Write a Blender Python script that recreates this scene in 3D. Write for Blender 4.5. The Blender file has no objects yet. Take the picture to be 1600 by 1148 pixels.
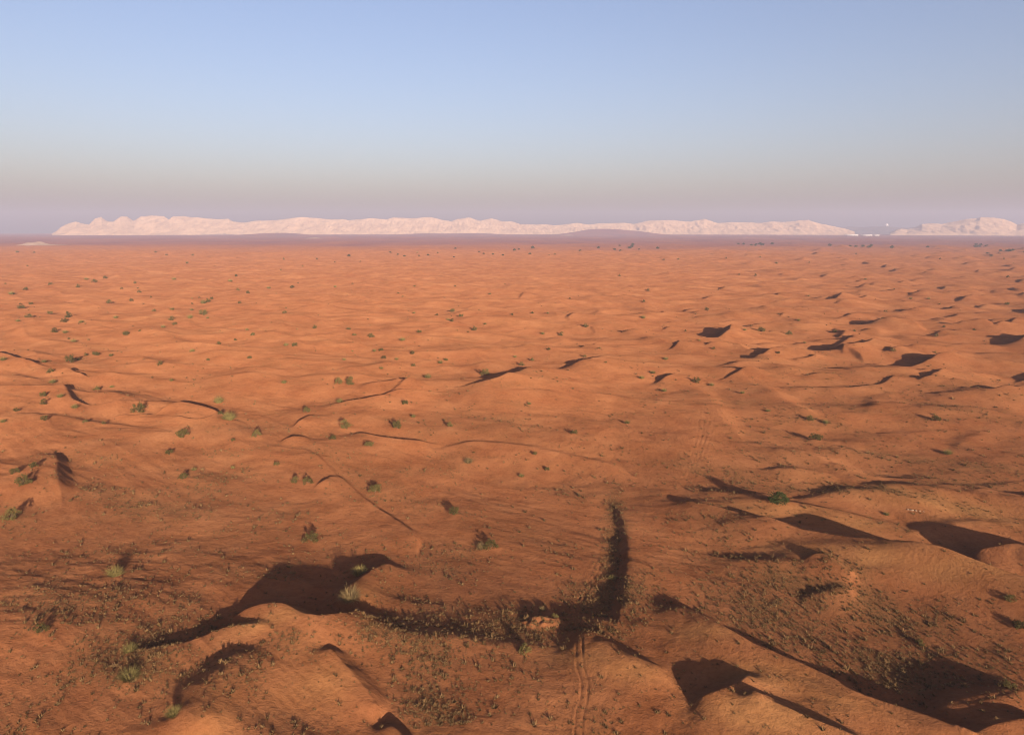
import bpy, math, random
import numpy as np
from mathutils import Vector, Quaternion

R = math.radians
random.seed(7)
rng = np.random.default_rng(11)
scn = bpy.context.scene
COL = scn.collection

# ------------------------------------------------------------------ camera, sky, sun, exposure
CAM_H = 90.0
FPX = 1100.0                      # focal length in pixels of the 1600 px wide photograph
PITCH = math.atan((574 - 358) / FPX)
cam_d = bpy.data.cameras.new('camera')
cam = bpy.data.objects.new('camera', cam_d)
COL.objects.link(cam)
cam_d.sensor_width = 36.0
cam_d.lens = 36.0 * FPX / 1600.0
cam_d.clip_start = 0.5
cam_d.clip_end = 120000.0
cam.location = (0, 0, CAM_H)
cam.rotation_euler = (math.pi / 2 - PITCH, 0, 0)
scn.camera = cam

SUN_EL = R(11.5)
SUN_AZ = R(161.0)                 # clockwise from +Y: behind the camera, to its right
world = bpy.data.worlds.new('World')
scn.world = world
world.use_nodes = True
wn = world.node_tree.nodes
wl = world.node_tree.links
wn.clear()
w_out = wn.new('ShaderNodeOutputWorld')
w_bg = wn.new('ShaderNodeBackground')
w_sky = wn.new('ShaderNodeTexSky')
w_sky.sky_type = 'NISHITA'
w_sky.sun_disc = False
w_sky.sun_elevation = SUN_EL
w_sky.sun_rotation = SUN_AZ
w_sky.altitude = 0.0
w_sky.air_density = 1.0
w_sky.dust_density = 2.6
w_sky.ozone_density = 2.0
w_bg.inputs['Strength'].default_value = 0.063
w_wb = wn.new('ShaderNodeMix')                      # white balance of the whole sky
w_wb.data_type = 'RGBA'; w_wb.blend_type = 'MULTIPLY'; w_wb.inputs[0].default_value = 1.0
w_wb.inputs[7].default_value = (1.15, 0.97, 1.05, 1.0)
wl.new(w_sky.outputs[0], w_wb.inputs[6])
wl.new(w_wb.outputs[2], w_bg.inputs['Color'])
wl.new(w_bg.outputs[0], w_out.inputs['Surface'])

sun_d = bpy.data.lights.new('sun', 'SUN')
sun_d.energy = 5.0
sun_d.angle = R(0.5)
sun_d.color = (1.0, 0.84, 0.66)
sun = bpy.data.objects.new('sun', sun_d)
COL.objects.link(sun)
to_sun = Vector((math.sin(SUN_AZ) * math.cos(SUN_EL), math.cos(SUN_AZ) * math.cos(SUN_EL), math.sin(SUN_EL)))
sun.rotation_euler = (-to_sun).to_track_quat('-Z', 'Y').to_euler()
sun.location = to_sun * 300

scn.view_settings.view_transform = 'Standard'
scn.view_settings.look = 'None'
scn.view_settings.gamma = 1.0
scn.view_settings.use_curve_mapping = False
scn.view_settings.exposure = 1.56
try:
    scn.cycles.use_denoising = True
    scn.cycles.filter_width = 1.0
    scn.cycles.max_bounces = 4
    scn.cycles.diffuse_bounces = 2
    scn.cycles.volume_bounces = 1
    scn.cycles.transparent_max_bounces = 4
except Exception:
    pass

# ------------------------------------------------------------------ measuring: photograph pixel -> place on the ground
CP, SP = math.cos(PITCH), math.sin(PITCH)

def ray(u, v):
    a = (u - 800.0) / FPX
    b = (574.0 - v) / FPX
    return a, CP + b * SP, -SP + b * CP

def ground_at(u, v, z=0.0):
    x, y, dz = ray(u, v)
    t = (z - CAM_H) / dz
    return x * t, y * t

def to_px(x, y, z):
    dz = z - CAM_H
    d = y * CP - dz * SP
    up = y * SP + dz * CP
    return 800 + FPX * x / d, 574 - FPX * up / d

# ------------------------------------------------------------------ noise
def _hash(ix, iy, seed):
    h = (ix.astype(np.int64) * 374761393 + iy.astype(np.int64) * 668265263 + seed * 974634777) & 0xFFFFFFFF
    h = ((h ^ (h >> 13)) * 1274126177) & 0xFFFFFFFF
    return (h ^ (h >> 16)) & 0xFFFF

def perlin(x, y, seed=0):
    x = np.asarray(x, dtype=np.float64); y = np.asarray(y, dtype=np.float64)
    ix = np.floor(x); iy = np.floor(y)
    fx = x - ix; fy = y - iy
    ux = fx * fx * fx * (fx * (fx * 6 - 15) + 10)
    uy = fy * fy * fy * (fy * (fy * 6 - 15) + 10)
    def g(ox, oy):
        a = _hash(ix + ox, iy + oy, seed) * (2 * math.pi / 65536.0)
        return np.cos(a) * (fx - ox) + np.sin(a) * (fy - oy)
    n0 = g(0, 0) * (1 - ux) + g(1, 0) * ux
    n1 = g(0, 1) * (1 - ux) + g(1, 1) * ux
    return (n0 * (1 - uy) + n1 * uy) * 1.5

def sstep(a, b, x):
    t = np.clip((x - a) / (b - a), 0, 1)
    return t * t * (3 - 2 * t)

# ------------------------------------------------------------------ the ground: one sheet, a height for every spot of the desert
dense = np.arange(-43.0, 50.001, 0.088)
AZ = np.concatenate([np.arange(-180, -43.5, 3.0), dense, np.arange(53, 179, 3.0)])
NA = len(AZ)
dep = np.concatenate([np.arange(47.0, 15.0, -0.066), np.arange(15.0, 4.0, -0.030), np.arange(4.0, 0.36, -0.020)])
RR = np.concatenate([[3.0, 20.0, 40.0, 60.0, 75.0], CAM_H / np.tan(np.radians(dep)), [15200.0, 16500.0, 18000.0]])
NR = len(RR)
azr = np.radians(AZ)
GX = RR[:, None] * np.sin(azr)[None, :]
GY = RR[:, None] * np.cos(azr)[None, :]
RG = RR[:, None] * np.ones((1, NA))

# gentle swell of the sand, running in long low dunes from the far left to the near right
ca, sa = math.cos(R(-38)), math.sin(R(-38))
AU = GX * ca + GY * sa            # along the dunes
AV = -GX * sa + GY * ca           # across the dunes
near_w = 1 - sstep(2500, 6000, RG)
Z = 2.2 * perlin(AU / 260, AV / 150, 1) * near_w
wx = AU + 18 * perlin(GX / 90, GY / 90, 2)
wy = AV + 14 * perlin(GX / 70, GY / 70, 3)
mid_w = sstep(230, 520, RG) * near_w
Z += (1.9 + 0.9 * mid_w) * perlin(wx / 95, wy / 42, 4) * near_w
rid = 1 - np.abs(perlin(wx / 120, wy / 55, 5))
Z += mid_w * (1.6 + 1.6 * sstep(450, 900, RG)) * (rid ** 3 - 0.4)
# the ground falls away from a broad rise below the camera into the hollow at left, then climbs gently
Z += 5.0 * (1 - sstep(85, 205, GY + 0.25 * GX)) * (1 - 0.35 * sstep(20, 120, GX)) * sstep(20, 60, GY) + 2.6 * sstep(230, 520, RG) * near_w
fine_w = 1 - sstep(400, 900, RG)
Z += (0.36 + 0.26 * sstep(200, 330, RG)) * perlin(wx / 30, wy / 15, 6) * (1 - sstep(900, 2000, RG))
Z += 0.19 * perlin(wx / 9.0, wy / 4.5, 7) * fine_w
Z += 0.075 * perlin(wx / 3.4, wy / 1.7, 8) * fine_w
Z += 5.0 * perlin(GX / 900, GY / 600, 9) * sstep(1500, 3000, RG) * (1 - sstep(8000, 11000, RG))

def patch(x0, x1, y0, y1):
    cx = [x0, x1, x0, x1, (x0 + x1) / 2]; cy = [y0, y0, y1, y1, (y0 + y1) / 2]
    r = np.hypot(cx, cy)
    nearest = math.hypot(max(x0, min(0, x1), 0 if x0 <= 0 <= x1 else -1e9) if x0 <= 0 <= x1 else min(abs(x0), abs(x1)), max(y0, 0))
    a = np.degrees(np.arctan2(cx, cy))
    r0, r1 = max(3, min(nearest, r.min())), r.max()
    i0 = max(0, np.searchsorted(RR, r0) - 1); i1 = min(NR, np.searchsorted(RR, r1) + 1)
    j0 = max(0, np.searchsorted(AZ, a.min()) - 1); j1 = min(NA, np.searchsorted(AZ, a.max()) + 1)
    return slice(i0, i1), slice(j0, j1)

def spline(pts, step):
    P = np.array(pts, float)
    if len(P) < 3:
        n = max(2, int(np.hypot(*(P[-1] - P[0])) / step) + 1)
        t = np.linspace(0, 1, n)[:, None]
        return P[0] * (1 - t) + P[-1] * t
    Q = np.vstack([2 * P[0] - P[1], P, 2 * P[-1] - P[-2]])
    out = []
    for i in range(1, len(Q) - 2):
        p0, p1, p2, p3 = Q[i - 1], Q[i], Q[i + 1], Q[i + 2]
        n = max(2, int(np.hypot(*(p2 - p1)) / step) + 1)
        t = np.linspace(0, 1, n, endpoint=False)[:, None]
        out.append(0.5 * (2 * p1 + (p2 - p0) * t + (2 * p0 - 5 * p1 + 4 * p2 - p3) * t ** 2 + (3 * p1 - p0 - 3 * p2 + p3) * t ** 3))
    out.append(P[-1:])
    return np.vstack(out)

def nearest_on(line, X, Y):
    """distance (+ = left of the line's direction) and position 0..1 along the line"""
    seg = line[1:] - line[:-1]
    ln = np.hypot(seg[:, 0], seg[:, 1])
    cum = np.concatenate([[0], np.cumsum(ln)])
    best = np.full(X.shape, 1e18); D = np.zeros(X.shape); T = np.zeros(X.shape); C = np.zeros(X.shape)
    for k in range(len(seg)):
        dx, dy = seg[k] / max(ln[k], 1e-9)
        rx, ry = X - line[k, 0], Y - line[k, 1]
        t = np.clip(rx * dx + ry * dy, 0, ln[k])
        ex, ey = rx - t * dx, ry - t * dy
        d2 = ex * ex + ey * ey
        cr = dx * ry - dy * rx
        m = (d2 < best * 0.9999) | ((d2 < best * 1.0001) & (np.abs(cr) > C))
        best = np.where(m, d2, best)
        C = np.where(m, np.abs(cr), C)
        sgn = np.where(cr >= 0, 1.0, -1.0)
        D = np.where(m, sgn, D)
        T = np.where(m, (cum[k] + t) / cum[-1], T)
    return np.sqrt(best) * D, T

def ridge_world(line, heights, ww, lee=31.0, soft=0.0, taper=0.22, knots=None):
    """sand ridge: long windward back on the right of the line, slip face on its left"""
    hm = max(heights)
    mrg = ww * 2.4 + 4
    I, J = patch(line[:, 0].min() - mrg, line[:, 0].max() + mrg, line[:, 1].min() - mrg, line[:, 1].max() + mrg)
    X, Y = GX[I, J], GY[I, J]
    if X.size == 0:
        return
    step = max(1, len(line) // 40)
    ln = line[::step] if step > 1 else line
    if step > 1 and not np.allclose(ln[-1], line[-1]):
        ln = np.vstack([ln, line[-1:]])
    sg = np.hypot(*(ln[1:] - ln[:-1]).T); cum = np.concatenate([[0], np.cumsum(sg)]) / sg.sum()
    hk = np.interp(cum, knots if knots is not None else np.linspace(0, 1, len(heights)), heights)
    if taper > 0:
        hk = hk * sstep(-.04, 1, np.minimum(cum, 1 - cum) / taper)
    gap = sg.mean(); ne = int(max(1.6 * ww, 0.3 * sg.sum()) / gap) + 2     # the crest runs out flat past both ends
    t0, t1 = ln[0] - ln[min(2, len(ln) - 1)], ln[-1] - ln[max(-3, -len(ln))]
    t0, t1 = t0 / np.hypot(*t0), t1 / np.hypot(*t1)
    kk = np.arange(1, ne + 1)[:, None] * gap
    ln = np.vstack([(ln[0] + t0 * kk)[::-1], ln, ln[-1] + t1 * kk])
    hk = np.concatenate([np.zeros(ne), hk, np.zeros(ne)])
    cx_, cy_ = [ln[0], *ln[ne:len(ln) - ne], ln[-1]], None
    d, t = nearest_on(np.array(cx_), X, Y)
    s2 = (sg.mean() * 0.8) ** 2
    num = np.zeros(X.shape); den_ = np.zeros(X.shape)
    for q in range(len(ln)):                # height of the crest, blended smoothly along the line
        w = 1.0 / ((X - ln[q, 0]) ** 2 + (Y - ln[q, 1]) ** 2 + s2) ** 2.2
        num += w * hk[q]; den_ += w
    H = num / den_
    back = np.exp(-np.abs(d / ww) ** 1.6)
    wl_ = np.maximum(H, 0.05) / math.tan(R(lee))
    q = np.clip(d / wl_, 0, 3)
    k = 0.12 + soft
    face = np.where(q < 2.9, np.maximum(0, 1 - q) , 0)
    face = k * np.log1p(np.exp(np.clip((1 - q) / k, -30, 30))) / (k * math.log1p(math.exp(1 / k)))
    prof = np.where(d > 0, face, back)
    if soft > 0:                       # rounded brink
        prof = np.where(d > 0, prof * (1 - 0.12 * np.exp(-np.abs(d) / 0.8)), prof * (1 - 0.12 * np.exp(-np.abs(d) / 0.8)))
    Z[I, J] += H * prof

def height(x, y):
    r = np.hypot(x, y); a = np.degrees(np.arctan2(x, y))
    i = np.clip(np.searchsorted(RR, r) - 1, 0, NR - 2); j = np.clip(np.searchsorted(AZ, a) - 1, 0, NA - 2)
    s = np.clip((r - RR[i]) / (RR[i + 1] - RR[i]), 0, 1); t = np.clip((a - AZ[j]) / (AZ[j + 1] - AZ[j]), 0, 1)
    return (Z[i, j] * (1 - s) + Z[i + 1, j] * s) * (1 - t) + (Z[i, j + 1] * (1 - s) + Z[i + 1, j + 1] * s) * t

def place(u, v, lift=0.0):
    z = lift
    for _ in range(12):
        x, y = ground_at(u, v, z)
        z = 0.5 * z + 0.5 * (float(height(x, y)) + lift)
    return x, y

def ridge(px, heights, ww, **k):
    hs = np.interp(np.linspace(0, 1, len(px)), np.linspace(0, 1, len(heights)), heights)
    pts = [place(u, v, h) for (u, v), h in zip(px, hs)]
    span = math.hypot(pts[-1][0] - pts[0][0], pts[-1][1] - pts[0][1])
    seg = np.hypot(*np.diff(np.array(pts), axis=0).T)
    kn = np.concatenate([[0], np.cumsum(seg)]) / seg.sum()
    ridge_world(spline(pts, max(0.8, span / 60)), list(hs), ww, knots=kn, **k)

# --- foreground dunes (crest lines measured in the photograph; slip face lies left of the direction drawn)
ridge([(1050, 782), (1110, 793), (1180, 812), (1225, 826), (1290, 838), (1370, 849), (1430, 858), (1490, 871), (1550, 889), (1620, 908), (1700, 932), (1790, 962)],
      [1.2, 1.8, 2.4, 3.6, 4.8, 6.2, 7.2, 7.8, 8.2, 8.8, 9.2, 9], 18, lee=29, taper=.06)
ridge([(352, 968), (400, 952), (440, 948), (485, 960), (530, 957), (590, 953)], [0.8, 2.5, 4.0, 5.4, 4.6, 1.4], 14, lee=29, taper=.12)
ridge([(524, 950), (545, 922), (566, 900), (592, 884), (622, 876)], [1.5, 2.6, 2.8, 2.2, 1.1], 7.5, lee=33, taper=.12)
ridge([(470, 698), (500, 716), (530, 745), (565, 775), (610, 806), (644, 832), (652, 862)], [0.3, 0.9, 1.0, 1.1, 1.3, 1.5, 1.6], 22, lee=30, taper=.12)
ridge([(178, 1022), (225, 1014), (270, 1006), (310, 996), (350, 982), (400, 976), (440, 985)], [0.3, 0.9, 1.2, 1.4, 1.5, 1.2, 0.3], 8, lee=24)
ridge([(306, 1160), (308, 1100), (322, 1068), (342, 1045), (362, 1022), (384, 1004)], [3.0, 3.2, 3.2, 3.0, 2.0, .6], 12, lee=21, soft=.12, taper=.15)
ridge([(505, 1000), (522, 1018), (545, 1044), (570, 1074), (588, 1100), (596, 1126)], [0.7, 2.2, 2.6, 2.4, 1.9, 0.9], 11, lee=31, taper=.14)
ridge([(596, 1122), (612, 1132), (632, 1150), (655, 1175)], [0.4, 1.4, 1.6, 1.2], 7, lee=30)
ridge([(962, 985), (970, 950), (976, 915), (980, 880), (980, 845), (974, 815), (958, 786)], [0.5, 1.9, 2.0, 1.8, 1.6, 1.3, 0.4], 15, lee=38, soft=.06, taper=.12)
ridge([(868, 992), (890, 984), (918, 986), (948, 1004), (1000, 1030), (1040, 1052), (1075, 1070)], [0.2, .6, 1.7, 2.6, 2.6, 2.1, .8], 9.5, lee=27, soft=.05)
ridge([(1040, 934), (1090, 956), (1130, 977), (1170, 1000), (1215, 1020), (1283, 1050), (1330, 1076), (1370, 1092), (1420, 1108), (1490, 1136), (1540, 1160)],
      [1.3, 2.5, 3.0, 3.0, 2.9, 3.2, 3.5, 3.2, 3.0, 3.1, 3.0], 10.5, lee=29, taper=.08)
ridge([(1075, 1094), (1110, 1082), (1142, 1070), (1163, 1058), (1172, 1040)], [1.2, 2.2, 2.5, 2.2, 1.2], 7.5, lee=28, taper=.2)
ridge([(1160, 1064), (1190, 1084), (1230, 1104), (1271, 1122), (1330, 1146), (1380, 1165)], [1.8, 2.6, 2.7, 2.6, 2.6, 2.4], 10, lee=30, taper=.12)
ridge([(1490, 872), (1535, 862), (1580, 854), (1631, 861), (1705, 875), (1790, 893)], [1.5, 4.4, 6.2, 6.6, 6.4, 6.0], 9, lee=30, taper=.14)
ridge([(1248, 888), (1266, 878), (1286, 876), (1303, 888), (1330, 906), (1352, 916)], [.5, 1.6, 1.8, 1.8, 1.5, .5], 6, lee=29)
ridge([(1245, 934), (1285, 926), (1320, 922), (1350, 930)], [.6, 1.5, 1.4, .6], 7, lee=24, soft=.08)
ridge([(1425, 1094), (1480, 1096), (1530, 1090), (1575, 1079), (1625, 1062)], [1.3, 2.4, 2.9, 2.9, 2.4], 8, lee=16, soft=.15)
ridge([(1500, 1160), (1540, 1136), (1600, 1122), (1660, 1118)], [2, 2.6, 2.8, 2.4], 9, lee=26)
# --- middle ground
def ridge_mid(px, heights, ww, **k):
    ridge(px, [h * 1.5 for h in heights], ww * 1.15, **k)
ridge_mid([(-30, 546), (0, 553), (40, 562), (75, 569), (100, 573)], [2.2, 2.6, 2.4, 1.8, .8], 26, lee=32)
ridge_mid([(100, 577), (118, 585), (138, 592)], [1.0, 1.8, 1.2], 12, lee=32)
ridge_mid([(98, 602), (106, 612), (112, 622), (130, 628), (156, 630)], [.8, 1.6, 1.7, 1.6, .7], 14, lee=32)
ridge_mid([(-20, 590), (0, 590), (30, 588)], [1.2, 1.6, .6], 12, lee=32)
ridge_mid([(180, 648), (215, 648), (245, 646)], [.5, 1.0, .5], 9, lee=32)
ridge_mid([(230, 648), (255, 638), (280, 628), (312, 633), (345, 642), (362, 650)], [.6, 1.5, 2.3, 2.4, 2.0, .7], 18, lee=32)
ridge_mid([(272, 650), (290, 656), (320, 656), (350, 646)], [.4, .8, .8, .3], 8, lee=28)
ridge_mid([(500, 631), (540, 628), (580, 622), (612, 613), (655, 611), (705, 609)], [.7, 1.5, 1.9, 2.0, 1.9, .8], 22, lee=32)
ridge_mid([(556, 600), (590, 598), (622, 594), (656, 592)], [.7, 1.4, 1.6, .8], 12, lee=32)
ridge_mid([(600, 614), (622, 604), (645, 593)], [.6, 1.4, .8], 9, lee=32)
ridge_mid([(700, 604), (738, 598), (770, 593), (795, 584), (822, 575), (870, 572)], [.6, 2.0, 3.2, 3.8, 3.4, 1.0], 34, lee=31)
ridge_mid([(870, 574), (900, 567), (930, 560), (962, 557)], [.8, 2.4, 2.6, 1.2], 26, lee=31)
ridge_mid([(545, 672), (575, 677), (600, 682), (640, 686), (695, 690)], [.7, 1.5, 1.7, 1.6, .8], 16, lee=32)
ridge_mid([(452, 664), (468, 656), (488, 645)], [.6, 1.5, .8], 10, lee=32)
ridge_mid([(436, 688), (455, 681), (485, 681)], [.5, 1.1, .6], 10, lee=31)
ridge_mid([(488, 762), (505, 750), (520, 740)], [.3, .8, .4], 7, lee=31)
ridge([(660, 700), (735, 689), (800, 693), (880, 708), (945, 722), (1010, 752)], [.5, 1.4, 1.5, 1.6, 1.6, .7], 16, lee=20, soft=.1)
ridge_mid([(82, 698), (89, 716), (88, 738), (92, 756), (98, 782)], [.7, 1.5, 1.9, 1.9, .8], 16, lee=31)
ridge_mid([(1108, 528), (1122, 522), (1138, 516), (1148, 506)], [1.2, 4.0, 5.0, 2.5], 24, lee=28)
ridge_mid([(1172, 560), (1195, 552), (1225, 546)], [1.0, 3.2, 1.4], 22, lee=30)
ridge_mid([(1280, 544), (1315, 542), (1340, 537), (1375, 532)], [.8, 3.0, 4.2, 2.0], 24, lee=30)
ridge_mid([(1390, 569), (1420, 571), (1450, 562), (1475, 555), (1505, 549)], [1.2, 3.8, 4.2, 2.6, 1.2], 24, lee=30)
ridge_mid([(1436, 586), (1460, 582), (1495, 576)], [.8, 2.4, 1.0], 18, lee=30)
ridge_mid([(1400, 496), (1425, 502), (1448, 512)], [1.4, 4.2, 2.6], 20, lee=29)
ridge([(1512, 606), (1545, 612), (1590, 612)], [.8, 2.2, 1.6], 20, lee=27)
ridge_mid([(1570, 532), (1600, 526), (1640, 520)], [2.0, 4.6, 4.0], 24, lee=29)
ridge_mid([(1520, 508), (1555, 508), (1590, 500)], [1.0, 3.6, 1.5], 24, lee=29)
ridge_mid([(1290, 468), (1310, 464), (1325, 458)], [1.0, 4.2, 1.6], 22, lee=29)
ridge_mid([(1020, 594), (1040, 588), (1058, 580)], [.8, 2.4, 1.0], 16, lee=28)
ridge([(1045, 590), (1100, 612), (1130, 650), (1165, 690)], [.4, 1.8, 2.0, .6], 30, lee=16, soft=.15)
ridge([(1140, 778), (1178, 774), (1225, 778), (1280, 780)], [.3, 1.1, .9, .3], 14, lee=24)
ridge([(1150, 580), (1210, 612), (1260, 640), (1320, 668)], [.4, 1.6, 1.6, .4], 26, lee=18, soft=.15)
ridge([(1400, 768), (1480, 762), (1560, 756), (1640, 748)], [.2, .4, .6, .6], 24, lee=16, soft=.1)
ridge([(1480, 640), (1530, 640), (1580, 650), (1640, 662)], [.3, 1.2, 1.2, .4], 26, lee=20, soft=.1)

# --- smooth dune backs of the near ground, running diagonally from far left to near right
def heap(x, y, L, h, ww, turn, lee, soft, curve):
    fx, fy = -math.sin(turn), math.cos(turn)
    tx, ty = fy, -fx
    pts = []
    for s in (-1, -.5, 0, .5, 1):
        off = curve * L * s * s + random.uniform(-.1, .1) * L
        pts.append((x + tx * L * s + fx * off, y + ty * L * s + fy * off))
    ridge_world(spline(pts, L / 2.6), [h * .5, h * .9, h, h * .8, h * .4], ww, lee=lee, soft=soft, taper=.32)
SMOOTH = [(870, 590, 1190, 775), (640, 740, 960, 985), (180, 770, 660, 915), (60, 1070, 330, 1200), (980, 900, 1640, 1220), (880, 760, 1130, 960), (0, 820, 190, 970), (540, 1000, 700, 1200)]   # bare even slopes of the photograph
def even(x, y):
    u, v = to_px(x, y, 1.0)
    return any(a <= u <= c and b <= v <= d for a, b, c, d in SMOOTH)
backs = []
rb = random.Random(23)
while len(backs) < 30:
    r = rb.uniform(108, 300) if len(backs) < 24 else rb.uniform(108, 175)
    a = rb.uniform(4, 42) if len(backs) < 24 else rb.uniform(-38, 2)
    x, y = r * math.sin(R(a)), r * math.cos(R(a))
    if any(((x - p) * .55 + (y - q) * .8) ** 2 * 3 + ((x - p) * .8 - (y - q) * .55) ** 2 < 26 ** 2 for p, q in backs):
        rb.random()
        if rb.random() < .97: continue
    backs.append((x, y))
    if even(x, y): continue
    left = a < 4
    heap(x, y, rb.uniform(13, 28), rb.uniform(1.0, 2.0) * (.7 if left else 1.25), rb.uniform(6.5, 10.5), R(rb.gauss(-32 if not left else -5, 12)), rb.uniform(11, 17) if not left else rb.uniform(9, 13), .18, rb.uniform(-.2, .25))

# --- low rounded swells all over, and crescent dunes scattered over the middle distance, more of them to the right
used = []
for k in range(420):                                     # rounded swells, no black shadow
    r = 90 / math.tan(R(random.uniform(4.6, 27))); a = random.uniform(-42, 44)
    if random.random() > 0.45 + 0.55 * max(0, min(1, (a + 15) / 30)):
        continue
    x, y = r * math.sin(R(a)), r * math.cos(R(a))
    if any((x - p) ** 2 + (y - q) ** 2 < (11 + 0.03 * r) ** 2 for p, q in used):
        continue
    used.append((x, y))
    if even(x, y): continue
    if r < 360 and a < 12 and random.random() < .7:
        continue
    g = 1 + r / 700
    flat = r < 360 and a < 12
    heap(x, y, random.uniform(10, 26) * g, random.uniform(.6, 1.5) * g, random.uniform(9, 17) * g * (1.4 if flat else 1), R(random.gauss(-12, 26)), 7.5 if flat else random.uniform(9, 15), .16, random.uniform(-.15, .3))
n_sw = len(used)
for k in range(2600):                                    # crescents with a slip face
    r = 90 / math.tan(R(10.6 * random.random() ** 1.25 + 1.0))
    a = random.uniform(-44, 46)
    if random.random() > 0.22 + 0.78 * max(0, min(1, (a + 8) / 30)):
        continue
    if r < 520 and a < 18:
        continue
    x, y = r * math.sin(R(a)), r * math.cos(R(a))
    if any((x - p) ** 2 + (y - q) ** 2 < (10 + 0.030 * r) ** 2 for p, q in used[n_sw:]):
        continue
    used.append((x, y))
    g = (0.62 + r / 1150) * random.uniform(0.55, 1.05)
    heap(x, y, random.uniform(12, 30) * g, random.uniform(1.6, 3.6) * g * (0.6 + 0.5 * max(0, min(1, (a + 5) / 30))), random.uniform(12, 22) * g,
         R(random.gauss(14, 28)), random.uniform(21, 30), 0, random.uniform(-.1, .45))

# --- far plain: low dark hills before the mountains
def swell(u, v_top, r, wu, wd):
    a = math.atan((u - 800) / 1121.0)
    x, y = r * math.sin(a), r * math.cos(a)
    I, J = patch(x - 3 * wu, x + 3 * wu, y - 3 * wd, y + 3 * wd)
    h = CAM_H + (358 - v_top) / 1121.0 * r
    Z[I, J] += h * np.exp(-((GX[I, J] - x) / wu) ** 2 - ((GY[I, J] - y) / wd) ** 2)
swell(440, 363.5, 10500, 300, 700)
swell(395, 366, 10500, 300, 600)
swell(930, 358.5, 11000, 420, 700)
swell(985, 361, 11000, 420, 700)
swell(560, 369, 10000, 900, 500)
swell(740, 364.5, 11200, 500, 500)
swell(660, 365, 11200, 420, 500)

# --- vehicle tracks pressed into the sand
def track(px, half=0.8, depth=0.17, width=0.26, z=0.0, fade=True):
    pts = [place(u, v) for u, v in px]
    line = spline(pts, 2.0)
    I, J = patch(line[:, 0].min() - 4, line[:, 0].max() + 4, line[:, 1].min() - 4, line[:, 1].max() + 4)
    d, t = nearest_on(line, GX[I, J], GY[I, J])
    g = np.exp(-((np.abs(d) - half) / width) ** 2) - 0.25 * np.exp(-((np.abs(d) - half - 2 * width) / width) ** 2)
    g = g * np.clip(0.75 + 1.1 * perlin(GX[I, J] / 5, GY[I, J] / 5, 43), .15, 1.3)
    e = sstep(0, .06, np.minimum(t, 1 - t)) if fade else 1
    Z[I, J] -= depth * g * e
track([(948, 868), (938, 893), (922, 912), (908, 938), (903, 962), (904, 985), (905, 1012), (906, 1040), (913, 1062), (912, 1090), (905, 1120), (902, 1170)], depth=.15, width=.22, half=.66)
track([(935, 876), (926, 900), (912, 925), (900, 952)], depth=.10, width=.22, half=.66)
track([(1374, 774), (1400, 785), (1430, 797), (1465, 806)], depth=.14, width=.5, half=.5)
for off in (0, 9, 17):
    track([(1098 + off, 615), (1096 + off, 650), (1090 + off * .8, 690), (1078 + off * .7, 725), (1062 + off * .5, 765)], depth=.06, width=.35, half=.9)

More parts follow.
